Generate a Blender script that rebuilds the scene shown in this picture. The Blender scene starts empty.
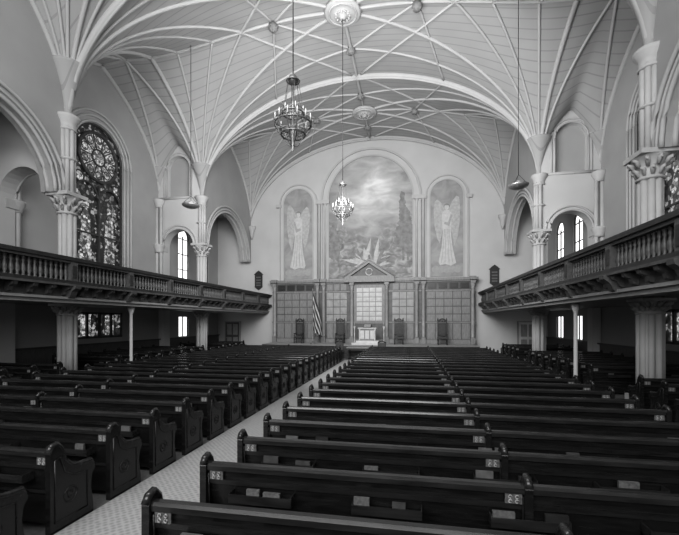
import bpy, math, random
from math import sin, cos, pi, sqrt, radians, atan2
from mathutils import Vector
from mathutils.geometry import tessellate_polygon
random.seed(4)
scene = bpy.context.scene
scene.view_settings.view_transform = 'Standard'
scene.view_settings.gamma = 0.86

# ------------------------------------------------------------------ materials
def nodes_of(name):
    m = bpy.data.materials.new(name); m.use_nodes = True
    nt = m.node_tree
    return m, nt, nt.nodes, nt.links, nt.nodes['Principled BSDF']

def mat(name, g, rough=0.6, var=0.15, scale=3.0, bump=0.0, stretch=(1,1,1), metal=0.0, spec=0.5):
    m, nt, N, L, b = nodes_of(name)
    tc = N.new('ShaderNodeTexCoord'); mp = N.new('ShaderNodeMapping')
    mp.inputs['Scale'].default_value = stretch
    nz = N.new('ShaderNodeTexNoise'); nz.inputs['Scale'].default_value = scale; nz.inputs['Detail'].default_value = 5
    cr = N.new('ShaderNodeValToRGB')
    a, c = g*(1-var), g*(1+var)
    cr.color_ramp.elements[0].position = 0.3; cr.color_ramp.elements[1].position = 0.7
    cr.color_ramp.elements[0].color = (a, a, a, 1); cr.color_ramp.elements[1].color = (c, c, c, 1)
    L.new(tc.outputs['Object'], mp.inputs[0]); L.new(mp.outputs[0], nz.inputs['Vector'])
    L.new(nz.outputs[0], cr.inputs[0]); L.new(cr.outputs[0], b.inputs['Base Color'])
    b.inputs['Roughness'].default_value = rough
    b.inputs['Metallic'].default_value = metal
    b.inputs['Specular IOR Level'].default_value = spec
    if bump:
        bp = N.new('ShaderNodeBump'); bp.inputs['Strength'].default_value = bump; bp.inputs['Distance'].default_value = 0.02
        L.new(nz.outputs[0], bp.inputs['Height']); L.new(bp.outputs[0], b.inputs['Normal'])
    return m

def emis(name, g, s):
    m, nt, N, L, b = nodes_of(name)
    b.inputs['Base Color'].default_value = (g, g, g, 1)
    b.inputs['Emission Color'].default_value = (1, 1, 1, 1)
    b.inputs['Emission Strength'].default_value = s
    return m

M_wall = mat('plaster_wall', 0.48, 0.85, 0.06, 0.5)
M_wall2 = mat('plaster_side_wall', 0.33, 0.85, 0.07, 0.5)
M_stone = mat('painted_stone', 0.44, 0.7, 0.06, 2.0)
M_rib = mat('rib_plaster', 0.42, 0.75, 0.05, 1.0)
M_pew = mat('dark_pew_wood', 0.012, 0.27, 0.5, 3.0, 0.1, (1, 8, 8))
M_pew2 = mat('pew_cap_wood', 0.022, 0.22, 0.4, 3.0, 0.0, (1, 8, 8))
M_orn = mat('pew_carving', 0.11, 0.5, 0.4, 40)
M_paper = mat('paper', 0.36, 0.8, 0.1, 10)
M_book = mat('hymnal_cover', 0.05, 0.6, 0.3, 10)
M_book2 = mat('hymnal_cloth', 0.10, 0.7, 0.3, 10)
M_floor = mat('dark_floor_carpet', 0.09, 0.9, 0.2, 20)
M_dark = mat('dark_wood', 0.025, 0.4, 0.4, 4, 0, (1, 1, 6))
M_wains = mat('wainscot_wood', 0.055, 0.5, 0.3, 4, 0, (1, 6, 1))
M_oak = mat('oak_panel', 0.22, 0.5, 0.2, 3, 0, (6, 1, 1))
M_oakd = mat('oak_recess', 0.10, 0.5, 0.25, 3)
M_oakm = mat('oak_medium', 0.30, 0.5, 0.15, 3)
M_oakl = mat('oak_light', 0.50, 0.5, 0.12, 3)
M_bal = mat('balcony_wood', 0.085, 0.45, 0.25, 3, 0, (4, 1, 4))
M_ball = mat('balcony_cornice', 0.27, 0.6, 0.1, 3)
M_bald = mat('balcony_rail', 0.022, 0.3, 0.3, 3)
M_metal = mat('aged_brass', 0.22, 0.4, 0.3, 8, metal=0.5)
M_candle = emis('candle_glass', 0.7, 0.1)
M_black = mat('black_iron', 0.02, 0.5, 0.2, 8)
M_angel = mat('angel_paint', 0.50, 0.8, 0.12, 4)
M_angel2 = mat('angel_wing_paint', 0.41, 0.8, 0.15, 5)
M_fold = mat('angel_fold_paint', 0.35, 0.8, 0.1, 5)
M_leaf = mat('foliage_paint', 0.47, 0.8, 0.15, 5)
M_leafd = mat('foliage_paint_dark', 0.24, 0.8, 0.25, 3)
M_day = emis('daylight_glass', 0.8, 1.6)
M_trac = mat('window_tracery', 0.05, 0.6, 0.2, 5)

def vault_mat():
    m, nt, N, L, b = nodes_of('vault_plaster')
    tc = N.new('ShaderNodeTexCoord')
    sp = N.new('ShaderNodeSeparateXYZ'); L.new(tc.outputs['Object'], sp.inputs[0])
    mu = N.new('ShaderNodeMath'); mu.operation = 'MULTIPLY'; mu.inputs[1].default_value = 2.6
    L.new(sp.outputs[1], mu.inputs[0])
    fr = N.new('ShaderNodeMath'); fr.operation = 'FRACT'; L.new(mu.outputs[0], fr.inputs[0])
    lt = N.new('ShaderNodeMath'); lt.operation = 'LESS_THAN'; lt.inputs[1].default_value = 0.13
    L.new(fr.outputs[0], lt.inputs[0])
    nz = N.new('ShaderNodeTexNoise'); nz.inputs['Scale'].default_value = 0.6
    L.new(tc.outputs['Object'], nz.inputs['Vector'])
    cr = N.new('ShaderNodeValToRGB')
    cr.color_ramp.elements[0].color = (.31, .31, .31, 1); cr.color_ramp.elements[1].color = (.38, .38, .38, 1)
    L.new(nz.outputs[0], cr.inputs[0])
    mx = N.new('ShaderNodeMix'); mx.data_type = 'RGBA'
    mx.inputs[7].default_value = (.28, .28, .28, 1)
    L.new(lt.outputs[0], mx.inputs[0]); L.new(cr.outputs[0], mx.inputs[6])
    L.new(mx.outputs[2], b.inputs['Base Color']); b.inputs['Roughness'].default_value = .85
    return m
M_vault = vault_mat()

def carpet_mat():
    m, nt, N, L, b = nodes_of('aisle_carpet')
    tc = N.new('ShaderNodeTexCoord'); mp = N.new('ShaderNodeMapping')
    mp.inputs['Rotation'].default_value = (0, 0, radians(45)); mp.inputs['Scale'].default_value = (14, 14, 14)
    ck = N.new('ShaderNodeTexVoronoi'); ck.inputs['Scale'].default_value = 1.0; ck.inputs['Randomness'].default_value = 0.25
    L.new(tc.outputs['Object'], mp.inputs[0]); L.new(mp.outputs[0], ck.inputs['Vector'])
    cr = N.new('ShaderNodeValToRGB')
    cr.color_ramp.elements[0].position = .15; cr.color_ramp.elements[1].position = .55
    cr.color_ramp.elements[0].color = (.25, .25, .25, 1); cr.color_ramp.elements[1].color = (.36, .36, .36, 1)
    L.new(ck.outputs['Distance'], cr.inputs[0]); L.new(cr.outputs[0], b.inputs['Base Color'])
    b.inputs['Roughness'].default_value = .95
    return m
M_carpet = carpet_mat()

def glass_mat(name, scale, stops, strength, edge=.05):
    m, nt, N, L, b = nodes_of(name)
    tc = N.new('ShaderNodeTexCoord')
    v = N.new('ShaderNodeTexVoronoi'); v.inputs['Scale'].default_value = scale
    e = N.new('ShaderNodeTexVoronoi'); e.feature = 'DISTANCE_TO_EDGE'; e.inputs['Scale'].default_value = scale
    L.new(tc.outputs['Object'], v.inputs['Vector']); L.new(tc.outputs['Object'], e.inputs['Vector'])
    cr = N.new('ShaderNodeValToRGB')
    while len(cr.color_ramp.elements) < len(stops): cr.color_ramp.elements.new(.5)
    for el, (p, g) in zip(cr.color_ramp.elements, stops): el.position = p; el.color = (g, g, g, 1)
    L.new(v.outputs['Color'], cr.inputs[0])
    gt = N.new('ShaderNodeMath'); gt.operation = 'GREATER_THAN'; gt.inputs[1].default_value = edge
    L.new(e.outputs['Distance'], gt.inputs[0])
    mx = N.new('ShaderNodeMix'); mx.data_type = 'RGBA'; mx.inputs[6].default_value = (0, 0, 0, 1)
    L.new(gt.outputs[0], mx.inputs[0]); L.new(cr.outputs[0], mx.inputs[7])
    b.inputs['Base Color'].default_value = (.015, .015, .015, 1)
    L.new(mx.outputs[2], b.inputs['Emission Color']); b.inputs['Emission Strength'].default_value = strength
    b.inputs['Roughness'].default_value = .3
    return m
M_stained = glass_mat('stained_glass', 6.0, [(.35, .01), (.6, .05), (.98, .7)], .8)
M_figure = glass_mat('stained_figure_glass', 7.0, [(.3, .06), (.55, .3), (.85, .85)], .85, .03)
M_rose = glass_mat('rosette_glass', 8.0, [(.25, .1), (.5, .38), (.8, .8)], .85, .04)

def mural_mat(name, big=True):
    m, nt, N, L, b = nodes_of(name)
    tc = N.new('ShaderNodeTexCoord')
    sp = N.new('ShaderNodeSeparateXYZ'); L.new(tc.outputs['Object'], sp.inputs[0])
    def noise(sc, det=6, dist=0.0, stretch=(1, 1, 1)):
        mp = N.new('ShaderNodeMapping'); mp.inputs['Scale'].default_value = stretch
        L.new(tc.outputs['Object'], mp.inputs[0])
        n = N.new('ShaderNodeTexNoise'); n.inputs['Scale'].default_value = sc; n.inputs['Detail'].default_value = det
        n.inputs['Distortion'].default_value = dist
        L.new(mp.outputs[0], n.inputs['Vector']); return n.outputs[0]
    def ramp(src, stops):
        c = N.new('ShaderNodeValToRGB')
        while len(c.color_ramp.elements) < len(stops): c.color_ramp.elements.new(.5)
        for e, (p, g) in zip(c.color_ramp.elements, stops):
            e.position = p; e.color = (g, g, g, 1)
        L.new(src, c.inputs[0]); return c.outputs[0]
    def ma(a, mul, add):
        s = N.new('ShaderNodeMath'); s.operation = 'MULTIPLY_ADD'
        L.new(a, s.inputs[0]); s.inputs[1].default_value = mul
        if isinstance(add, (int, float)): s.inputs[2].default_value = add
        else: L.new(add, s.inputs[2])
        return s.outputs[0]
    if big:
        vd = N.new('ShaderNodeVectorMath'); vd.operation = 'DISTANCE'; vd.inputs[1].default_value = (.3, 0, 6.0)
        L.new(tc.outputs['Object'], vd.inputs[0])
        n1 = noise(.8, 6, .5, (.7, 1, 1.6))
        skyv = ma(vd.outputs['Value'], -.10, ma(n1, .75, .38))
        sky = ramp(skyv, [(.0, .15), (.35, .27), (.6, .46), (.8, .72)])
        fol = ramp(noise(1.7, 7, .9, (1, 1, 1.3)), [(.3, .15), (.5, .26), (.7, .44)])
        ab = N.new('ShaderNodeMath'); ab.operation = 'ABSOLUTE'; L.new(sp.outputs[0], ab.inputs[0])
        msk = ramp(ma(noise(.8, 4), .9, ma(ab.outputs[0], .16, ma(sp.outputs[2], -.30, .75))), [(.35, 0.0), (.75, 1.0)])
        mx = N.new('ShaderNodeMix'); mx.data_type = 'RGBA'
        L.new(msk, mx.inputs[0]); L.new(sky, mx.inputs[6]); L.new(fol, mx.inputs[7])
        L.new(mx.outputs[2], b.inputs['Base Color'])
    else:
        L.new(ramp(noise(1.1, 6, .8), [(.3, .24), (.5, .31), (.7, .38)]), b.inputs['Base Color'])
    b.inputs['Roughness'].default_value = .8
    return m
M_mural = mural_mat('mural_paint', True)
M_mural2 = mural_mat('panel_paint', False)

def flag_mat():
    m, nt, N, L, b = nodes_of('flag_cloth')
    tc = N.new('ShaderNodeTexCoord'); mp = N.new('ShaderNodeMapping')
    mp.inputs['Rotation'].default_value = (0, radians(18), 0)
    w = N.new('ShaderNodeTexWave'); w.inputs['Scale'].default_value = 1.6; w.bands_direction = 'X'
    L.new(tc.outputs['Object'], mp.inputs[0]); L.new(mp.outputs[0], w.inputs[0])
    cr = N.new('ShaderNodeValToRGB'); cr.color_ramp.interpolation = 'CONSTANT'
    cr.color_ramp.elements[0].color = (.03, .03, .03, 1); cr.color_ramp.elements[1].color = (.45, .45, .45, 1)
    cr.color_ramp.elements[1].position = .55
    L.new(w.outputs[0], cr.inputs[0]); L.new(cr.outputs[0], b.inputs['Base Color'])
    return m
M_flag = flag_mat()

# ------------------------------------------------------------------ mesh builder
class MB:
    def __init__(s): s.v = []; s.f = []; s.m = []; s.sm = []; s.mats = []
    def mi(s, m):
        if m not in s.mats: s.mats.append(m)
        return s.mats.index(m)
    def add(s, vs, fs, m, smooth=False):
        o = len(s.v); s.v += [tuple(p) for p in vs]; k = s.mi(m)
        for f in fs:
            s.f.append([i+o for i in f]); s.m.append(k); s.sm.append(smooth)
    def box(s, x0, x1, y0, y1, z0, z1, m):
        x0, x1 = min(x0, x1), max(x0, x1); y0, y1 = min(y0, y1), max(y0, y1)
        s.add([(x0,y0,z0),(x1,y0,z0),(x1,y1,z0),(x0,y1,z0),(x0,y0,z1),(x1,y0,z1),(x1,y1,z1),(x0,y1,z1)],
              [(3,2,1,0),(4,5,6,7),(0,1,5,4),(1,2,6,5),(2,3,7,6),(3,0,4,7)], m)
    def lathe(s, cx, cy, prof, m, n=12, zo=0):
        vs = []; fs = []
        for r, z in prof:
            for i in range(n):
                a = 2*pi*i/n; vs.append((cx+r*cos(a), cy+r*sin(a), z+zo))
        for j in range(len(prof)-1):
            for i in range(n):
                a = j*n+i; b = j*n+(i+1) % n
                fs.append((a, b, b+n, a+n))
        fs.append(tuple(range(n))[::-1]); fs.append(tuple((len(prof)-1)*n+i for i in range(n)))
        s.add(vs, fs, m, True)
    def tube(s, pts, r, m, n=6, closed=False):
        pts = [Vector(p) for p in pts]; vs = []; fs = []; K = len(pts)
        for i, p in enumerate(pts):
            if closed: t = pts[(i+1) % K]-pts[i-1]
            else: t = pts[min(i+1, K-1)]-pts[max(i-1, 0)]
            t.normalize()
            up = Vector((0, 0, 1)) if abs(t.z) < .95 else Vector((1, 0.01, 0))
            u = t.cross(up).normalized(); w = u.cross(t).normalized()
            rr = r[i] if isinstance(r, (list, tuple)) else r
            for k in range(n):
                a = 2*pi*k/n; vs.append(p+u*cos(a)*rr+w*sin(a)*rr)
        R = K if closed else K-1
        for i in range(R):
            for k in range(n):
                a = i*n+k; b = i*n+(k+1) % n; c = ((i+1) % K)*n+(k+1) % n; d = ((i+1) % K)*n+k
                fs.append((a, b, c, d))
        if not closed:
            fs.append(tuple(range(n))[::-1]); fs.append(tuple((K-1)*n+k for k in range(n)))
        s.add(vs, fs, m, True)
    def ring(s, cx, cy, cz, R, r, m, n=24, axis='z', k=6, a0=0, a1=2*pi):
        full = abs(a1-a0-2*pi) < 1e-6
        pts = []
        for i in range(n if full else n+1):
            a = a0+(a1-a0)*i/n
            if axis == 'z': pts.append((cx+R*cos(a), cy+R*sin(a), cz))
            elif axis == 'y': pts.append((cx+R*cos(a), cy, cz+R*sin(a)))
            else: pts.append((cx, cy+R*cos(a), cz+R*sin(a)))
        s.tube(pts, r, m, k, full)
    def prism(s, loops, fn, w0, w1, m):
        """loops: 2D outlines (first outer, rest holes); fn(a,b,w)->xyz"""
        polys = [[Vector((p[0], p[1], 0)) for p in l] for l in loops]
        tris = tessellate_polygon(polys)
        flat = [p for l in loops for p in l]; n = len(flat)
        vs = [fn(p[0], p[1], w0) for p in flat]+[fn(p[0], p[1], w1) for p in flat]
        fs = []
        for t in tris:
            fs.append(tuple(t)); fs.append(tuple(i+n for i in reversed(t)))
        o = 0
        for l in loops:
            K = len(l)
            for i in range(K):
                a = o+i; b = o+(i+1) % K
                fs.append((a, b, b+n, a+n))
            o += K
        s.add(vs, fs, m)
    def obj(s, name, loc=(0, 0, 0), parent=None):
        me = bpy.data.meshes.new(name); me.from_pydata(s.v, [], s.f)
        for m in s.mats: me.materials.append(m)
        for p, k, q in zip(me.polygons, s.m, s.sm): p.material_index = k; p.use_smooth = q
        me.update()
        import bmesh
        bm = bmesh.new(); bm.from_mesh(me); bmesh.ops.recalc_face_normals(bm, faces=bm.faces); bm.to_mesh(me); bm.free()
        o = bpy.data.objects.new(name, me); o.location = loc
        scene.collection.objects.link(o)
        if parent: o.parent = parent
        return o

def inst(o, name, loc, rot=0):
    c = bpy.data.objects.new(name, o.data); c.location = loc; c.rotation_euler = (0, 0, rot)
    scene.collection.objects.link(c); return c

def arc(c, r, zs, n=20, a0=pi, a1=0):
    return [(c+r*cos(a0+(a1-a0)*i/n), zs+r*sin(a0+(a1-a0)*i/n)) for i in range(n+1)]
def archloop(c, r, zs, zb, n=20):
    return [(c-r, zb)]+arc(c, r, zs, n)+[(c+r, zb)]
XZ = lambda a, b, w: (a, w, b)
YZ = lambda a, b, w: (w, a, b)
XY = lambda a, c, w: (a, c, w)

# ------------------------------------------------------------------ key dimensions
YB, YW = -8.0, 30.0
XN, XO = 10.0, 13.0
Y1, Y2 = 12.6, 22.3
ZS, H = 10.3, 6.7
PIERS = [-6.8, 2.9, Y1, Y2, YW]
SPR = [(s*XN, y) for s in (-1, 1) for y in PIERS]+[(s*XO, y) for s in (-1, 1) for y in (Y1, Y2)]
def zf(x, y):
    d = min(sqrt((x-a)**2+(y-b)**2) for a, b in SPR)
    d = min(d, 10.0)
    return ZS+H*sqrt(max(0, 1-(1-d/10.0)**2))

# ------------------------------------------------------------------ shell
b = MB(); b.box(-13.4, 13.4, YB-.4, YW+.4, -.3, 0, M_floor); b.obj('floor')
b = MB(); b.box(-1.02, .82, YB+.2, 24.0, .0, .012, M_carpet); b.obj('aisle_carpet')
b = MB(); b.box(-13.4, 13.4, YW, YW+.4, 0, 17.6, M_wall); b.obj('wall_front')
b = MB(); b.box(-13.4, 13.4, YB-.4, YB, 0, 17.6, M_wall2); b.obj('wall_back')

b = MB(); st = .2; vs = []; fs = []
nx = int(26.4/st); ny = int((YW-YB)/st)
for j in range(ny+1):
    for i in range(nx+1):
        x = -13.2+i*26.4/nx; y = YB+j*(YW-YB)/ny
        vs.append((x, y, zf(x, y)))
for j in range(ny):
    for i in range(nx):
        x = -13.2+(i+.5)*26.4/nx; y = YB+(j+.5)*(YW-YB)/ny
        if abs(x) < 10.35 or (Y1-.15 < y < Y2+.15):
            a = j*(nx+1)+i; fs.append((a, a+1, a+nx+2, a+nx+1))
b.add(vs, fs, M_vault, True)
for s in (-1, 1):
    b.box(s*10.4, s*13.3, YB, Y1-.49, 11.2, 11.4, M_vault); b.box(s*10.4, s*13.3, Y2+.49, YW, 11.2, 11.4, M_vault)
b.obj('ceiling')

# ribs
b = MB()
def rib(x0, y0, x1, y1, r, n=36, off=.03):
    pts = []
    for i in range(n+1):
        t = (i/n)**1.7
        x = x0+(x1-x0)*t; y = y0+(y1-y0)*t
        pts.append((x, y, zf(x, y)-off))
    b.tube(pts, r, M_rib, 6)
for s in (-1, 1):
    for k, y in enumerate(PIERS):
        X = s*(XN-.02)
        yy = y if y < YW else y-.12
        rib(X, yy, 0, yy, .16 if y < YW else .12, off=.05)
        rib(X, yy, 0, yy, .07, off=.20)
        if y in (Y1, Y2):     # solid springing block behind the fan of ribs
            b.lathe(X, y, [(.12+q*.04, ZS-.05+H*sqrt(1-(1-q*.04/10)**2)) for q in range(0, 14)], M_vault, 24)
            b.lathe(s*XO, y, [(.1+q*.04, ZS-.05+H*sqrt(1-(1-q*.04/10)**2)) for q in range(0, 14)], M_vault, 24)
        for dk in (-1, 1):
            if not 0 <= k+dk < len(PIERS): continue
            L_ = PIERS[k+dk]-y; mid = y+L_/2; ys = y-(.1 if y == YW else 0)
            rib(X, ys, 0, mid, .085)
            rib(X, ys, 0, y+L_*.24, .06)
            rib(X, ys, s*.25, y+L_*.985, .065)
            rib(X, ys, s*6.6, mid, .06)
            rib(X, ys, s*8.5, mid, .06)
            rib(X, ys, X, mid, .11)
    for y in (Y1, Y2):
        d = 4.85 if y == Y1 else -4.85
        rib(s*XO*.997, y, s*XO*.997, y+d, .12); rib(s*XO*.997, y, s*11.5, y+d, .07)
        rib(s*10, y, s*11.5, y+d, .07); rib(s*10, y, s*11.5, y, .1); rib(s*XO, y, s*11.5, y, .1)
mids = [(PIERS[k]+PIERS[k+1])/2 for k in range(len(PIERS)-1)]
b.tube([(0, YB+i*(YW-YB)/40, 16.95) for i in range(41)], .09, M_rib)
for m_ in mids:
    X = 13 if Y1 < m_ < Y2 else 10
    b.tube([(-X+i*2*X/60, m_, zf(-X+i*2*X/60, m_)-.03) for i in range(61)], .08, M_rib)
for k in range(len(PIERS)-1):
    L_ = PIERS[k+1]-PIERS[k]; m_ = mids[k]
    for s in (-1, 1):
        for q in (-1, 1):
            for p0, p1 in (((0, m_+q*L_*.26), (s*3.4, m_)), ((s*3.4, m_), (s*5.0, m_+q*L_*.5))):
                b.tube([(p0[0]+(p1[0]-p0[0])*t/10, p0[1]+(p1[1]-p0[1])*t/10, zf(p0[0]+(p1[0]-p0[0])*t/10, p0[1]+(p1[1]-p0[1])*t/10)-.03) for t in range(11)], .06, M_rib)
            b.lathe(s*3.4, m_, [(.02, 16.45), (.18, 16.5), (.24, 16.62), (.2, 16.8)], M_rib, 10)
            b.lathe(0, m_+q*L_*.26, [(.02, 16.65), (.18, 16.7), (.24, 16.8), (.2, 17.0)], M_rib, 10)
b.obj('trim_vault_ribs')

for m_ in mids:
    b = MB()
    b.lathe(0, 0, [(.03, -.28), (.12, -.26), (.16, -.16), (.42, -.12), (.5, -.06), (.78, -.08), (.86, 0), (.8, .12)], M_stone, 28)
    b.ring(0, 0, -.08, .64, .05, M_rib, 28)
    for i in range(12):
        a = 2*pi*i/12; b.lathe(.32*cos(a), .32*sin(a), [(.01, -.22), (.06, -.18), (.07, -.1)], M_rib, 6)
    b.obj('ceiling_medallion', (0, m_, 16.85))

for s, nm in ((-1, 'left'), (1, 'right')):
    b = MB(); z0 = 7.35
    loop = [(YB, 17.4), (YB, z0)]
    for c in (-2.25, 3.65, 9.55):
        loop += arc(c, 2.5, z0, 20)
    loop += [(Y1+.1, z0), (Y1+.1, 17.4)]
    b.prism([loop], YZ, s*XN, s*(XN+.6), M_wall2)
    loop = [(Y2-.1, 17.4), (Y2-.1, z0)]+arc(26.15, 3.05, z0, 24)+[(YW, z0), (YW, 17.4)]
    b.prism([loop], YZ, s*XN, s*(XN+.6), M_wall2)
    for c, r in ((-2.25, 2.5), (3.65, 2.5), (9.55, 2.5), (26.15, 3.05)):
        for rr, xx, t in ((r+.02, 9.98, .07), (r+.2, 9.96, .05), (r+.42, 9.95, .07), (r, 10.3, .08)):
            b.ring(s*xx, c, z0, rr, t, M_rib, 32, 'x', 6, 0, pi)
    b.obj('wall_arcade_'+nm)
    for y, q in ((Y1, -1), (Y2, 1)):
        b = MB()
        loop = [(s*10.06, 17.4), (s*10.06, 7.36), (s*10.5, 7.36)]
        loop += [(s*p[0], p[1]) for p in arc(11.55, 1.05, 7.36, 16)]
        loop += [(s*12.6, 0), (s*12.98, 0), (s*12.98, 17.4)]
        hole = [(s*p[0], p[1]) for p in archloop(11.55, .8, 12.3, 10.5, 14)]
        b.prism([loop, hole], XZ, y-.13*q, y+q*.5, M_wall)
        b.box(s*10.65, s*12.6, y+q*.2, y+q*.48, 10.2, 13.6, M_wall2)
        for rr in (.82, .98):
            b.ring(s*11.55, y-q*.15, 12.3, rr, .045, M_rib, 20, 'y', 6, 0, pi)
            for e in (-1, 1): b.tube([(s*11.55+e*rr, y-q*.15, 12.3), (s*11.55+e*rr, y-q*.15, 10.45)], .045, M_rib)
        b.tube([(s*10.4, y-q*.15, 10.4), (s*12.9, y-q*.15, 10.4)], .08, M_rib)
        for rr in (1.08, 1.28): b.ring(s*11.55, y-q*.15, 7.35, rr, .06, M_rib, 24, 'y', 6, 0, pi)
        b.box(s*12.55, s*12.97, y-.25, y+.25, 7.0, 7.35, M_stone)
        b.obj('wall_transept_%s_%s' % (nm, 'near' if q < 0 else 'far'))
    b = MB()
    outer = [(YB, 0), (YW, 0), (YW, 17.5), (YB, 17.5)]
    h1 = archloop(17.45, 1.6, 11.2, 5.2, 24)
    h2 = [(15.85, 1.6), (19.05, 1.6), (19.05, 2.95), (15.85, 2.95)]
    hs = [h1, h2]
    for c in (25.0, 27.8):
        hs.append(archloop(c, .65, 8.5, 5.1, 12)); hs.append([(c-.6, 1.4), (c+.6, 1.4), (c+.6, 2.8), (c-.6, 2.8)])
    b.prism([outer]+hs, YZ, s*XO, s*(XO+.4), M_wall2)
    for rr in (1.68, 1.95, 2.2):
        b.ring(s*12.95, 17.45, 11.2, rr, .06, M_rib, 32, 'x', 6, 0, pi)
        for e in (-1, 1): b.tube([(s*12.95, 17.45+e*rr, 11.2), (s*12.95, 17.45+e*rr, 3.6)], .06, M_rib)
    b.box(s*12.8, s*13, YB, YW, 1.28, 1.36, M_dark)
    b.box(s*12.92, s*13, YB, YW, 0, 1.3, M_wains)
    b.obj('wall_'+nm)

# ------------------------------------------------------------------ windows
def big_window(s, k):
    b = MB(); x = s*13.15
    b.box(x, x+s*.03, 15.8, 19.1, 5.1, 12.9, M_stained)
    b.box(x, x+s*.03, 15.8, 19.1, 1.5, 3.0, M_stained)
    xf = s*13.08; C = 17.45
    b.prism([[(C+1.2*cos(2*pi*i/32), 11.1+1.2*sin(2*pi*i/32)) for i in range(32)]], YZ, x-s*.005, x-s*.02, M_rose)
    b.ring(xf, C, 11.2, 1.56, .07, M_trac, 32, 'x', 6, 0, pi)
    for e in (-1, 0, 1): b.box(xf-.05, xf+.05, C+e*1.56-.06, C+e*1.56+.06, 5.2, 11.2 if e else 9.6, M_trac)
    b.box(xf-.05, xf+.05, 15.85, 19.05, 5.2, 5.32, M_trac)
    b.ring(xf, C, 11.1, 1.24, .09, M_trac, 36, 'x'); b.ring(xf, C, 11.1, .42, .05, M_trac, 20, 'x')
    for i in range(10):
        a = 2*pi*i/10
        b.tube([(xf, C+.42*cos(a), 11.1+.42*sin(a)), (xf, C+1.2*cos(a), 11.1+1.2*sin(a))], .03, M_trac, 5)
        a += pi/10
        b.ring(xf, C+.92*cos(a), 11.1+.92*sin(a), .2, .025, M_trac, 10, 'x', 4)
    for e in (-1, 1):
        b.ring(xf, C+e*.78, 8.9, .70, .06, M_trac, 20, 'x', 6, 0, pi)
        b.prism([[(C+e*1.2+.26*cos(2*pi*i/16), 9.75+.26*sin(2*pi*i/16)) for i in range(16)]], YZ, x-s*.005, x-s*.02, M_rose)
        b.ring(xf, C+e*1.2, 9.75, .27, .04, M_trac, 16, 'x')
        b.box(xf-.04, xf+.04, C+e*.78-.03, C+e*.78+.03, 5.2, 5.6, M_trac)
    for z in (7.0,): b.box(xf-.03, xf+.03, 15.9, 19.0, z-.04, z+.04, M_trac)
    for e in (-1, 1):
        cy = C+e*.78
        b.prism([[(cy-.38, 5.6), (cy+.38, 5.6), (cy+.30, 6.9), (cy+.27, 7.8), (cy+.1, 8.2), (cy-.1, 8.2), (cy-.27, 7.8), (cy-.30, 6.9)]], YZ, x-s*.01, x-s*.03, M_figure)
        b.prism([[(cy+.2*cos(2*pi*i/10), 8.45+.24*sin(2*pi*i/10)) for i in range(10)]], YZ, x-s*.01, x-s*.03, M_figure)
        b.prism([[(cy-.3, 1.75), (cy+.3, 1.75), (cy+.3, 2.8), (cy-.3, 2.8)]], YZ, x-s*.01, x-s*.03, M_rose)
    for i in range(5):
        yy = 15.9+i*.79; b.box(xf-.05, xf+.05, yy-.06, yy+.06, 1.6, 2.95, M_trac)
    b.box(xf-.05, xf+.05, 15.85, 19.05, 1.6, 1.7, M_trac); b.box(xf-.05, xf+.05, 15.85, 19.05, 2.85, 2.95, M_trac)
    b.obj('window_%d' % k)
big_window(-1, 1); big_window(1, 2)
k = 3
for s in (-1, 1):
    for c in (25.0, 27.8):
        b = MB(); x = s*13.15
        b.box(x, x+s*.03, c-.7, c+.7, 5.0, 9.2, M_day); b.box(x, x+s*.03, c-.65, c+.65, 1.35, 2.85, M_day)
        xf = s*13.08
        b.ring(xf, c, 8.5, .62, .05, M_trac, 16, 'x', 6, 0, pi)
        for e in (-.62, 0, .62): b.box(xf-.03, xf+.03, c+e-.03, c+e+.03, 5.1, 8.6, M_trac)
        for z in (5.12, 6.2, 7.3, 8.4): b.box(xf-.03, xf+.03, c-.62, c+.62, z-.025, z+.025, M_trac)
        for e in (-.58, 0, .58): b.box(xf-.03, xf+.03, c+e-.03, c+e+.03, 1.4, 2.8, M_trac)
        b.obj('window_%d' % k); k += 1

for k, s in ((1, -1), (2, 1)):
    b = MB()
    b.box(s*10.9, s*12.3, 29.86, 29.995, 0, 2.5, M_ball); b.box(s*11.0, s*12.2, 29.82, 29.9, 0, 2.4, M_wains if s < 0 else M_oakl)
    for zz in (.25, 1.35):
        for xx in (11.1, 11.65): b.box(s*xx, s*(xx+.42), 29.79, 29.84, zz, zz+.9, M_oak)
    b.lathe(s*12.1, 29.76, [(.03, 1.05), (.04, 1.1), (.03, 1.15)], M_metal, 8)
    b.obj('door_%d' % k)

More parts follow.
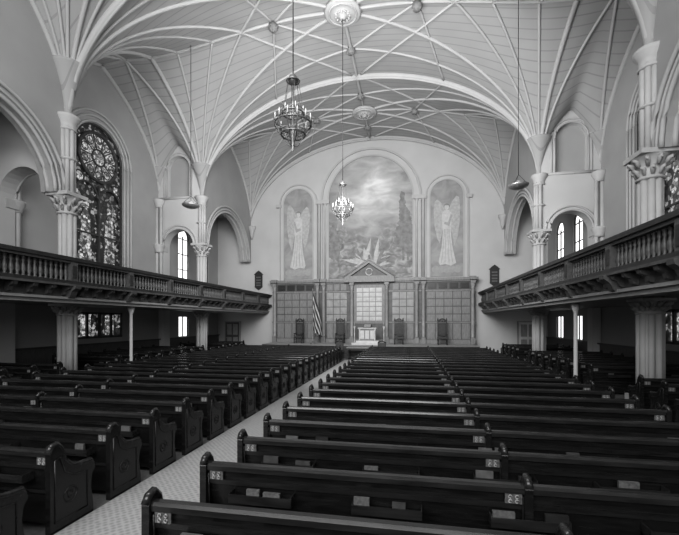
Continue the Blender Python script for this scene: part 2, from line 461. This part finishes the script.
# ------------------------------------------------------------------ columns
def column():
    b = MB()
    def cluster(z0, z1, rc, ro, off):
        b.lathe(0, 0, [(rc, z0), (rc, z1)], M_stone, 14)
        for i in range(8):
            a = 2*pi*i/8+pi/8; b.lathe(off*cos(a), off*sin(a), [(ro, z0), (ro, z1)], M_stone, 8)
    def capital(z0, z1, r0, r1):
        h = z1-z0
        b.lathe(0, 0, [(r0+.05, z0-.05), (r0+.07, z0), (r0, z0+.05), (r0+.02, z0+h*.4), (r1*.85, z0+h*.75), (r1, z0+h*.82)], M_stone, 16)
        for j, (zz, rr) in enumerate(((z0+h*.3, r0+.06), (z0+h*.62, r0+(r1-r0)*.6+.05))):
            for i in range(10):
                a = 2*pi*(i+.5*j)/10
                b.tube([(rr*.8*cos(a), rr*.8*sin(a), zz-h*.2), (rr*cos(a), rr*sin(a), zz), ((rr+.09)*cos(a), (rr+.09)*sin(a), zz+h*.05), ((rr+.08)*cos(a), (rr+.08)*sin(a), zz-h*.04)], [.05, .07, .05, .03], M_rib, 5)
        b.box(-r1, r1, -r1, r1, z1-h*.18, z1, M_stone)
    b.box(-.45, .45, -.45, .45, 0, .3, M_stone); b.lathe(0, 0, [(.44, .3), (.42, .4), (.36, .5)], M_stone, 16)
    cluster(.3, 3.2, .28, .09, .26)
    capital(2.75, 3.15, .31, .42)
    cluster(3.2, 6.7, .24, .10, .22)
    capital(6.65, 7.4, .30, .48)
    return b
for s in (-1, 1):
    for y in (-5.2, .7, 6.6, Y1, Y2):
        b = column()
        if y in (Y1, Y2):
            for i in range(5):
                a = pi*i/4+(pi/2 if s > 0 else -pi/2)
                b.lathe(.2*cos(a), .2*sin(a), [(.085, 7.4), (.085, 10.05)], M_stone, 8)
            b.lathe(0, 0, [(.2, 7.4), (.2, 10.0)], M_stone, 12)
            b.lathe(0, 0, [(.3, 9.85), (.32, 9.9), (.27, 9.95), (.31, 10.15), (.42, 10.32), (.42, 10.42)], M_stone, 16)
            b.lathe(0, 0, [(.28, 8.7), (.32, 8.75), (.28, 8.8)], M_stone, 16)
        b.obj('clustered_column', (s*XN, y, 0))
    for y in (Y1, Y2):
        b = MB()
        for i in range(3):
            a = pi*i/2; b.lathe(.14*cos(a), .14*sin(a), [(.1, 3.5), (.1, 10.0)], M_stone, 8)
        b.lathe(0, 0, [(.24, 9.8), (.22, 9.9), (.36, 10.2), (.36, 10.3)], M_stone, 12)
        b.lathe(0, 0, [(.26, 6.9), (.24, 7.0), (.36, 7.3), (.36, 7.4)], M_stone, 12)
        b.obj('trim_wall_shaft_%s_%s' % ('left' if s < 0 else 'right', 'near' if y == Y1 else 'far'), (s*12.82, y+(.3 if y == Y1 else -.3), 0))
    b = MB()
    b.lathe(0, 0, [(.05, 9.3), (.15, 9.6), (.18, 9.9), (.32, 10.2), (.34, 10.35)], M_stone, 12)
    b.obj('trim_corbel_'+('left' if s < 0 else 'right'), (s*9.85, 29.85, 0))
    for y in (4.9, 14.5):
        b = MB(); b.lathe(0, 0, [(.14, 0), (.14, .1), (.065, .2), (.065, 2.8), (.11, 2.9), (.15, 3.11)], M_stone, 12)
        b.obj('gallery_post', (s*8.75, y, 0))

# ------------------------------------------------------------------ galleries
for s in (-1, 1):
    sd = 'left' if s < 0 else 'right'
    y0, y1 = YB+.1, YW-.02
    b = MB(); b.box(s*8.96, s*12.98, y0, y1, 3.2, 3.5, M_ball); b.obj('floor_gallery_'+sd)
    b = MB()
    b.box(s*8.45, s*8.95, y0, y1, 3.12, 3.24, M_ball)
    b.box(s*8.36, s*8.95, y0, y1, 3.24, 3.32, M_ball)
    b.box(s*8.5, s*8.8, y0, y1, 3.32, 3.68, M_bal)
    b.box(s*8.12, s*8.8, y0, y1, 3.68, 3.75, M_bal)
    b.box(s*8.16, s*8.8, y0, y1, 3.75, 3.86, M_bald)
    b.box(s*8.5, s*8.6, y0, y1, 3.86, 4.5, M_bald)
    b.box(s*8.22, s*8.58, y0, y1, 4.46, 4.54, M_bal)
    b.box(s*8.14, s*8.64, y0, y1, 4.54, 4.66, M_bald)
    y = y0+.3
    while y < y1-.1:
        b.prism([[(8.5, 3.36), (8.38, 3.4), (8.34, 3.52), (8.2, 3.58), (8.16, 3.68), (8.5, 3.68)]], lambda a, c, w: (s*a, w, c), y-.07, y+.07, M_bal)
        y += .62
    y = y0+.15; i = 0
    while y < y1-.13:
        if i % 15 == 0:
            b.box(s*8.2, s*8.5, y-.13, y+.13, 3.86, 4.5, M_bal); b.box(s*8.18, s*8.3, y-.07, y+.07, 3.95, 4.38, M_dark)
            b.prism([[(8.55, 3.2), (8.3, 3.3), (8.2, 3.5), (8.06, 3.6), (8.04, 3.7), (8.55, 3.7)]], lambda a, c, w: (s*a, w, c), y-.12, y+.12, M_bal)
        else:
            b.lathe(s*8.38, y, [(.06, 3.86), (.06, 3.9), (.035, 3.93), (.075, 4.05), (.06, 4.15), (.03, 4.28), (.05, 4.33), (.035, 4.4), (.06, 4.43), (.06, 4.47)], M_bal, 6)
        y += .18; i += 1
    b.obj('balcony')
    b = MB()
    for r in (0, 1):
        xx = 10.6+r*.95
        b.box(s*xx, s*(xx+.9), Y1+.95, Y2-.95, 3.5, 3.72+.25*r, M_bal)
        b.box(s*xx, s*(xx+.06), Y1+.95, Y2-.95, 3.7+.25*r, 4.5+.28*r, M_dark)
        b.box(s*(xx+.06), s*(xx+.5), Y1+.95, Y2-.95, 4.1+.28*r, 4.15+.28*r, M_dark)
    b.obj('gallery_seating')

# ------------------------------------------------------------------ pews
def pew_mesh(L_, dividers, seed):
    rnd = random.Random(seed); b = MB()
    prof = [(-.07, 0), (-.07, .95), (-.05, 1.0), (.02, 1.03), (.08, 1.0), (.11, .9), (.15, .78), (.24, .7), (.36, .67), (.5, .68), (.56, .64), (.57, .57), (.52, .5), (.5, .35), (.54, .12), (.54, 0)]
    for e in dividers:
        b.prism([prof], lambda a, c, w: (w, a, c), e-.035, e+.035, M_pew)
        inner = [(-.01, .12), (-.01, .85), (.05, .88), (.12, .68), (.25, .6), (.44, .58), (.44, .12)]
        for q in (-1, 1):
            b.tube([(e+q*.037, p[0], p[1]) for p in inner], .012, M_pew2, 4, True)
            b.ring(e+q*.037, .2, .38, .09, .012, M_pew2, 12, 'x', 4)
            b.ring(e+q*.037, .2, .38, .04, .012, M_pew2, 8, 'x', 4)
        b.tube([(e, -.07, .96), (e, -.03, 1.02), (e, .03, 1.035), (e, .09, .97), (e, .13, .82), (e, .24, .71), (e, .38, .68), (e, .52, .68), (e, .57, .6)], .04, M_pew2, 6)
    b.prism([[(.1, .40), (.13, .40), (.03, .92), (-.01, .92)]], lambda a, c, w: (w, a, c), 0, L_, M_pew)
    b.prism([[(-.045, .90), (-.05, .95), (-.03, .975), (.03, .975), (.055, .95), (.05, .90)]], lambda a, c, w: (w, a, c), 0, L_, M_pew2)
    b.prism([[(.0, .74), (.03, .74), (.02, .80), (-.02, .80)]], lambda a, c, w: (w, a, c), 0, L_, M_pew2)
    b.box(0, L_, .06, .1, .06, .40, M_pew)
    b.box(0, L_, .08, .52, .41, .45, M_pew2); b.box(0, L_, .46, .5, .30, .41, M_pew)
    n = max(1, int(L_/1.1))
    for i in range(n):
        cx = (i+.5)*L_/n
        b.box(cx-.34, cx+.34, -.10, .03, .60, .615, M_pew2); b.box(cx-.34, cx+.34, -.11, -.095, .60, .69, M_pew2)
        for e in (-.34, .33): b.box(cx+e, cx+e+.012, -.1, .03, .6, .70, M_pew2)
        x = cx-.32
        while x < cx+.2:
            t = rnd.uniform(.12, .2); h = rnd.uniform(.10, .15)
            if rnd.random() < .45:
                b.box(x, x+t, -.085, -.05, .62, .62+h, rnd.choice([M_book, M_dark, M_book2, M_orn]))
            x += t+.04
    for x in dividers:
        xx = x+.06 if x < L_/2-.5 else x-.2
        b.box(xx, xx+.15, -.03, -.012, .80, .89, M_orn)
        for (dx, dz) in ((.045, .02), (.105, .02), (.045, .062), (.105, .062)):
            b.ring(xx+dx, -.034, .804+dz, .016, .006, M_paper, 8, 'y', 4)
    return b
LW = 6.5
mesh_R = [pew_mesh(LW, [0, LW/2, LW], q).obj('church_pew', (.88, 2.9+.9*q, 0)) for q in range(3)]
ROWS = 23
for i in range(-2, ROWS):
    y = 2.9+.9*i
    if not 0 <= i < 3: inst(mesh_R[i % 3], 'church_pew', (.88, y, 0))
    inst(mesh_R[(i+1) % 3], 'church_pew', (-1.08-LW, y, 0))
side = None
for s in (-1, 1):
    for i in range(-2, 26):
        y = 2.9+.95*i
        if min(abs(y+.2-Y1), abs(y+.2-Y2), abs(y+.2-6.6), abs(y+.2-.7)) < .95: continue
        x = 9.15 if s > 0 else -9.15-3.3
        if side is None: side = pew_mesh(3.3, [0, 3.3], 9).obj('side_pew', (x, y, 0))
        else: inst(side, 'side_pew', (x, y, 0))

# ------------------------------------------------------------------ platform & reredos
b = MB()
def bow(hw, yf, bulge, n=16):
    return [(-hw, 29.98)]+[(-hw+2*hw*i/n, yf-bulge*sin(pi*i/n)) for i in range(n+1)]+[(hw, 29.98)]
b.prism([bow(7.9, 26.0, .9)], XY, 0, .25, M_wains)
b.prism([bow(7.8, 26.35, .9)], XY, .25, .5, M_wains)
b.prism([bow(7.7, 26.7, .9)], XY, .5, .78, M_wains)
b.prism([bow(7.65, 26.75, .9)], XY, .78, .8, M_carpet)
b.obj('altar_platform')

b = MB(); yf = 29.45
b.box(-7.85, 7.85, yf, 29.99, .8, 5.45, M_oakd)
b.box(-7.95, 7.95, yf-.12, 29.99, 5.45, 5.55, M_oak); b.box(-8.05, 8.05, yf-.25, 29.99, 5.55, 5.75, M_oak)
b.box(-7.9, 7.9, yf-.1, yf, .8, 1.1, M_oak); b.box(-7.9, 7.9, yf-.06, yf, 2.35, 2.45, M_oak); b.box(-7.9, 7.9, yf-.06, yf, 4.75, 4.85, M_oak)
def grid(x0, x1, z0, z1, nx, nz, m, g=.05):
    for i in range(nx):
        for j in range(nz):
            a = x0+(x1-x0)*i/nx+g; c = x0+(x1-x0)*(i+1)/nx-g; d = z0+(z1-z0)*j/nz+g; e = z0+(z1-z0)*(j+1)/nz-g
            b.box(a, c, yf-.035, yf, d, e, m)
            if c-a > .3:      # fielded centre of each panel
                b.box(a+.07, c-.07, yf-.06, yf-.03, d+.07, e-.07, m)
for s in (-1, 1):
    xs = sorted((s*4.35, s*7.5))
    grid(xs[0], xs[1], 1.1, 2.35, 5, 1, M_oak, .035); grid(xs[0], xs[1], 2.45, 4.75, 5, 4, M_oak, .03); grid(xs[0], xs[1], 4.85, 5.45, 4, 1, M_dark, .08)
    xs = sorted((s*1.75, s*3.4))
    grid(xs[0], xs[1], 1.1, 2.35, 3, 1, M_oak, .035); grid(xs[0], xs[1], 2.45, 4.75, 3, 4, M_oakm, .025); grid(xs[0], xs[1], 4.85, 5.45, 3, 1, M_oak)
    for x in (1.35, 3.6, 4.1, 7.65):
        b.box(s*(x-.16), s*(x+.16), yf-.36, yf, .8, 1.25, M_oak)
        b.lathe(s*x, yf-.18, [(.16, 1.25), (.13, 1.35), (.14, 2.5), (.12, 4.9), (.15, 4.95), (.12, 5.0), (.18, 5.3)], M_oakm, 12)
        b.box(s*(x-.18), s*(x+.18), yf-.36, yf, 5.3, 5.5, M_oak)
        b.box(s*(x-.22), s*(x+.22), yf-.42, yf, 5.55, 5.8, M_oak)
b.box(-1.2, 1.2, yf-.03, yf, 2.3, 5.3, M_oak)
yf -= .03
grid(-1.0, 1.0, 2.5, 5.1, 4, 7, M_oakl, .025)
yf += .03
b.box(-1.95, 1.95, yf-.45, 29.85, 5.5, 5.85, M_oak)
b.prism([[(-1.95, 5.85), (1.95, 5.85), (0, 7.15)], [(-1.45, 5.98), (1.45, 5.98), (0, 6.95)]], XZ, yf-.4, 29.85, M_oak)
b.prism([[(-1.5, 5.95), (1.5, 5.95), (0, 6.98)]], XZ, yf-.15, 29.8, M_oakd)
b.tube([(-2.0, yf-.42, 5.9), (0, yf-.42, 7.22), (2.0, yf-.42, 5.9)], .07, M_oakm, 6)
b.ring(0, yf-.2, 6.3, .26, .05, M_oakl, 16, 'y')
b.lathe(0, yf-.2, [(.02, 7.15), (.1, 7.25), (.06, 7.4), (.1, 7.5), (.01, 7.65)], M_oak, 8)
b.obj('altar_reredos')

# ------------------------------------------------------------------ murals
b = MB()
b.prism([archloop(0, 3.3, 5.6, -0.7, 40)], XZ, 0, .04, M_mural)
lay = [0.0]
def paint(pts, m):
    lay[0] += .0007; b.prism([pts], XZ, -.004-lay[0], -.001, m)
def blob(cx, cz, rx, rz, m, n=18):
    ph = random.uniform(0, 6)
    paint([(cx+rx*cos(2*pi*i/n)*(1+.18*sin(5*2*pi*i/n+ph)), cz+rz*sin(2*pi*i/n)*(1+.15*sin(4*2*pi*i/n+ph))) for i in range(n)], m)
for x, h in ((2.6, 5.6), (2.95, 4.2), (-2.9, 3.4)):
    paint([(x-.09, .6), (x+.09, .6), (x+.04, h), (x-.04, h)], M_leafd)
    for j in range(8):
        q = j/7; blob(x+random.uniform(-.12, .08), h*(.35+.65*q), min(.5*(1.1-q)+.14, 3.25-abs(x)+.1), .4, M_leafd)
for i in range(26):
    a = radians(20+140*(i/25))+random.uniform(-.06, .06); ln = random.uniform(1.5, 2.7)
    x0 = random.uniform(-.5, .5); pts1 = []; pts2 = []
    for t in range(9):
        q = t/8; bend = 0.9*q*q*ln*(.5 if abs(cos(a)) > .3 else .1)
        px = x0+cos(a)*ln*q; pz = sin(a)*ln*q-bend*.5
        w = .14*sin(pi*min(1, q*.95+.05))
        pts1.append((px-sin(a)*w, pz+cos(a)*w)); pts2.append((px+sin(a)*w, pz-cos(a)*w))
    paint(pts1+pts2[::-1], M_leaf if i % 3 else M_leafd)
b.obj('altar_mural', (0, 29.92, 6.6))

def angel(name, s):
    b = MB()
    b.prism([archloop(0, 1.22, 6.05, -.1, 24)], XZ, 0, .04, M_mural2)
    def P(pts, m, w): b.prism([[(p[0]*s*1.0, p[1]) for p in pts]], XZ, w, 0, m)
    P([(.1, 4.9), (.4, 5.6), (.7, 6.0), (.9, 5.9), (.98, 5.2), (.95, 4.0), (.8, 2.9), (.55, 2.2), (.4, 3.2), (.15, 4.2)], M_angel2, -.012)
    P([(-.1, 4.9), (-.4, 5.5), (-.7, 5.8), (-.9, 5.6), (-.97, 5.0), (-.9, 3.8), (-.7, 2.8), (-.5, 2.4), (-.35, 3.2), (-.15, 4.2)], M_angel2, -.014)
    P([(-.14, 4.95), (.14, 4.95), (.36, 4.7), (.34, 4.0), (.3, 3.2), (.45, 2.0), (.7, .9), (.3, .7), (-.1, .85), (-.5, .75), (-.6, 1.0), (-.38, 2.1), (-.28, 3.2), (-.34, 4.1), (-.34, 4.7)], M_angel, -.02)
    P([(.3, 4.65), (.4, 4.5), (.2, 3.7), (-.2, 3.9), (-.16, 4.05), (.1, 4.0)], M_fold, -.03)
    b.prism([[(.17*cos(2*pi*i/14), 5.18+.23*sin(2*pi*i/14)) for i in range(14)]], XZ, -.025, 0, M_angel)
    P([(-.2, 5.1), (-.19, 5.35), (0, 5.47), (.19, 5.35), (.2, 5.1), (.13, 5.3), (-.13, 5.3)], M_leafd, -.03)
    for x in (-.25, -.08, .12, .28): b.tube([(x*s*.6, -.016, 3.5), (x*s, -.016, 2.2), (x*s*1.5, -.016, .95)], .018, M_fold, 4)
    for i in range(4):
        for q in (-1, 1): b.tube([(q*.42, -.008, 4.2-.35*i), (q*.85, -.008, 4.9-.55*i)], .014, M_fold, 4)
    for i in range(5):
        cx = -.8+.4*i
        b.prism([[(cx+.3*cos(2*pi*j/12), .45+.28*sin(2*pi*j/12)) for j in range(12)]], XZ, -.006-.001*i, 0, M_fold)
    b.obj(name, (s*5.85, 29.92, 6.0))
angel('angel_panel', -1); angel('angel_panel', 1)

b = MB()
def band(c, r0, r1, zs, zb, w, m):
    o = archloop(c, r1, zs, zb, 36); i = archloop(c, r0, zs, zb, 36)
    b.prism([o+i[::-1]], XZ, 30-w, 30, m)
band(0, 3.3, 3.42, 12.2, 5.75, .16, M_rib); band(0, 3.42, 3.8, 12.2, 5.75, .10, M_wall); band(0, 3.8, 3.95, 12.2, 5.75, .22, M_rib)
for s in (-1, 1):
    band(s*5.85, 1.2, 1.3, 12.05, 5.75, .14, M_rib); band(s*5.85, 1.3, 1.5, 12.05, 5.75, .08, M_wall); band(s*5.85, 1.5, 1.6, 12.05, 5.75, .18, M_rib)
    b.box(s*3.25, s*4.35, 29.7, 30, 11.9, 12.2, M_stone); b.box(s*7.3, s*7.7, 29.75, 30, 11.8, 12.05, M_stone)
    for x in (3.62, 4.1): b.lathe(s*x, 29.9, [(.1, 5.75), (.1, 11.7), (.18, 11.95)], M_stone, 10)
b.obj('trim_mural_arches')

# ------------------------------------------------------------------ furniture on the platform
def throne():
    b = MB()
    for x in (-.3, .3):
        for y in (-.25, .27):
            b.lathe(x, y, [(.05, 0), (.04, .08), (.03, .2), (.045, .32), (.04, .42)], M_dark, 8)
        b.box(x-.035, x+.035, .22, .3, .4, 1.7, M_dark); b.lathe(x, .26, [(.05, 1.7), (.06, 1.76), (.02, 1.9), (.0, 1.95)], M_dark, 8)
        b.box(x-.03, x+.03, -.27, -.21, .42, .72, M_dark); b.box(x-.045, x+.045, -.3, .26, .72, .77, M_dark)
    b.box(-.34, .34, -.3, .3, .4, .48, M_dark); b.box(-.3, .3, -.27, .2, .48, .56, M_book)
    b.box(-.28, .28, .24, .28, .6, 1.55, M_dark); b.box(-.2, .2, .21, .25, .7, 1.45, M_book)
    b.prism([arc(0, .3, 1.6, 12)], XZ, .22, .29, M_dark)
    b.ring(0, .21, 1.68, .1, .02, M_oak, 10, 'y', 4)
    return b
t0 = throne().obj('throne_chair', (-5.3, 28.2, .8))
for x in (-2.1, 2.3, 5.4): inst(t0, 'throne_chair', (x, 28.2, .8))

b = MB()
b.box(-1.1, 1.1, -.55, .55, 0, .16, M_oakl); b.box(-.8, .8, -.42, .42, .16, .3, M_oakl)
b.box(-.55, .55, -.3, .3, .3, 1.15, M_oak)
for x in (-.36, 0, .36): b.box(x-.14, x+.14, -.33, -.3, .42, 1.02, M_oakl)
for x in (-.55, .55): b.lathe(x, -.32, [(.07, .3), (.05, .4), (.05, 1.0), (.08, 1.12)], M_oakl, 8)
b.box(-.66, .66, -.4, .36, 1.15, 1.22, M_oakl)
b.prism([[(-.3, 1.22), (.25, 1.22), (.25, 1.42), (-.3, 1.27)]], lambda a, c, w: (w, a, c), -.3, .3, M_dark)
b.prism([[(-.27, 1.29), (.22, 1.43), (.22, 1.47), (-.27, 1.33)]], lambda a, c, w: (w, a, c), -.24, .24, M_paper)
b.obj('pulpit', (.1, 27.3, .8))

for x in (-1.0, 1.2):
    b = MB()
    b.lathe(0, 0, [(.16, 0), (.16, .05), (.05, .12), (.03, .3), (.05, .7), (.03, 1.0), (.09, 1.25), (.1, 1.3)], M_oakl, 10)
    b.lathe(0, 0, [(.03, 1.3), (.03, 1.55), (.004, 1.62)], M_paper, 8)
    b.obj('candle_stand', (x, 28.3, .8))

b = MB()
b.box(-.85, .85, -.4, .4, .74, .8, M_oak)
for x in (-.72, .72):
    for y in (-.3, .3): b.lathe(x, y, [(.06, 0), (.04, .1), (.06, .4), (.04, .6), (.06, .74)], M_dark, 8)
b.box(-.75, .75, -.33, .33, .62, .74, M_dark); b.box(-.7, .7, -.05, .05, .1, .16, M_dark)
b.obj('communion_table', (-.1, 24.6, 0))

def lowchair():
    b = MB()
    for x in (-.24, .24):
        for y in (-.22, .22): b.box(x-.03, x+.03, y-.03, y+.03, 0, .42 if y < 0 else 1.1, M_dark)
    b.box(-.28, .28, -.26, .26, .42, .48, M_dark); b.box(-.24, .24, .2, .23, .6, 1.08, M_book)
    b.tube([(-.27, .22, 1.08), (0, .22, 1.2), (.27, .22, 1.08)], .04, M_dark)
    return b
c0 = lowchair().obj('side_chair', (-1.5, 24.6, 0)); inst(c0, 'side_chair', (1.3, 24.6, 0))

b = MB()
b.lathe(0, 0, [(.22, 0), (.22, .05), (.06, .12), (.025, .2), (.022, 3.9), (.05, 3.95), (.06, 4.02), (.0, 4.2)], M_metal, 10)
vs = []; fs = []; nu, nv = 14, 20
for j in range(nv+1):
    for i in range(nu+1):
        u = i/nu; v = j/nv
        wid = .25+.5*sin(min(1, v*1.2)*pi/2)
        x = .02+u*wid*.9; y = .09*sin(u*9+v*2)*(.4+v)
        z = 3.8-v*2.9-u*(.55-.25*v)
        vs.append((x, y, z))
for j in range(nv):
    for i in range(nu):
        a = j*(nu+1)+i; fs.append((a, a+1, a+nu+2, a+nu+1))
b.add(vs, fs, M_flag, True)
b.obj('american_flag', (-4.0, 27.4, .8))

for s in (-1, 1):
    b = MB()
    b.box(-.32, .32, -.08, 0, -.5, .5, M_black)
    b.prism([[(-.4, .5), (.4, .5), (.18, .72), (0, .85), (-.18, .72)]], XZ, -.1, 0, M_black)
    b.prism([[(-.36, -.5), (.36, -.5), (.15, -.68), (0, -.78), (-.15, -.68)]], XZ, -.1, 0, M_black)
    for z in (.28, .05, -.18, -.38): b.box(-.2, .2, -.09, -.08, z-.05, z+.06, M_orn)
    b.obj('hymn_board', (s*9.3, 29.99, 5.85))

# ------------------------------------------------------------------ chandeliers
def chandelier(y, z):
    b = MB()
    top = 16.6-z
    b.tube([(0, 0, 1.3), (0, 0, top)], .015, M_black, 5)
    b.lathe(0, 0, [(.02, 1.34), (.1, 1.28), (.14, 1.15), (.1, 1.1), (.05, 1.05)], M_metal, 12); b.ring(0, 0, 1.15, .17, .02, M_metal, 14)
    b.lathe(0, 0, [(.02, 1.1), (.025, .6), (.06, .5), (.025, .4), (.03, 0), (.08, -.1), (.12, -.25), (.07, -.4), (.04, -.5), (.06, -.58), (.0, -.75)], M_metal, 12)
    for R, zz in ((.48, 0), (.32, -.28), (.28, .28)):
        b.ring(0, 0, zz, R, .022, M_metal, 28); b.ring(0, 0, zz+.09, R, .010, M_metal, 28)
    for i in range(12):
        a = 2*pi*i/12; c, q = cos(a), sin(a)
        b.tube([(.08*c, .08*q, -.2), (.3*c, .3*q, -.3), (.46*c, .46*q, -.12), (.52*c, .52*q, .04), (.48*c, .48*q, .08)], .011, M_metal, 4)
        b.lathe(.48*c, .48*q, [(.02, .03), (.045, .07), (.02, .08)], M_metal, 6)
        b.lathe(.48*c, .48*q, [(.014, .08), (.014, .17), (.02, .2), (.004, .26)], M_candle, 6)
        if i % 2 == 0:
            b.tube([(.15*c, .15*q, 1.13), (.28*c, .28*q, .33), (.48*c, .48*q, .0)], .008, M_metal, 4)
            b.lathe(.28*c, .28*q, [(.012, .3), (.012, .39), (.018, .42), (.004, .48)], M_candle, 6)
            b.tube([(.32*c, .32*q, -.28), (.2*c, .2*q, -.5), (.04*c, .04*q, -.6)], .010, M_metal, 4)
    b.obj('chandelier', (0, y, z))
chandelier(9.75, 7.75); chandelier(17.45, 7.7)
for s in (-1, 1):
    b = MB(); zt = zf(7.6, 17.2)-8.2
    b.tube([(0, 0, .5), (0, 0, zt)], .014, M_black, 5)
    b.lathe(0, 0, [(.03, -.12), (.2, -.1), (.38, -.02), (.42, .05), (.4, .08), (.05, .06)], M_metal, 20)
    for i in range(3):
        a = 2*pi*i/3; b.tube([(.4*cos(a), .4*sin(a), .06), (0, 0, .5)], .01, M_black, 4)
    b.lathe(0, 0, [(.05, .06), (.12, .12), (.1, .22), (.02, .26)], M_ball, 10)
    b.obj('pendant_lamp', (s*7.6, 17.2, 8.2))

# ------------------------------------------------------------------ lights
def area(name, loc, tgt, sx, sy, p):
    l = bpy.data.lights.new(name, 'AREA'); l.shape = 'RECTANGLE'; l.size = sx; l.size_y = sy; l.energy = p
    o = bpy.data.objects.new(name, l); o.location = loc
    o.rotation_euler = (Vector(tgt)-Vector(loc)).to_track_quat('-Z', 'Y').to_euler(); scene.collection.objects.link(o)
area('rear_fill_light', (0, -7, 8), (0, 20, 6), 14, 7, 2600)  # added fill lamp behind the camera; the back wall has no window
area('high_fill_light', (0, 1.5, 13), (0, 30, 4), 10, 3, 1600)  # added fill lamp above the frame, aimed at the altar; no clerestory there
area('chancel_fill_light', (0, 12.5, 9.0), (0, 30, 10.2), 9, 4, 2300)  # unseen fill lamp floating mid-nave, added to brighten altar wall and far vault
for s, p in ((-1, 230), (1, 150)): area('under_gallery_fill_light', (s*11, -6, 1.9), (s*11, 20, 1.7), 3, 1.6, p)  # low fill lamps added to lift the space below the galleries
w = bpy.data.worlds.new('sky'); scene.world = w; w.use_nodes = True
w.node_tree.nodes['Background'].inputs[0].default_value = (1, 1, 1, 1); w.node_tree.nodes['Background'].inputs[1].default_value = .5

# ------------------------------------------------------------------ camera
cd = bpy.data.cameras.new('camera'); cam = bpy.data.objects.new('camera', cd); scene.collection.objects.link(cam)
cd.sensor_width = 36; cd.lens = 36*380/679; cd.shift_y = 53.5/679; cd.clip_end = 200; cd.clip_start = .05
cam.location = (3.05, 0, 2.5); cam.rotation_euler = (radians(90), 0, radians(10.4))
scene.camera = cam
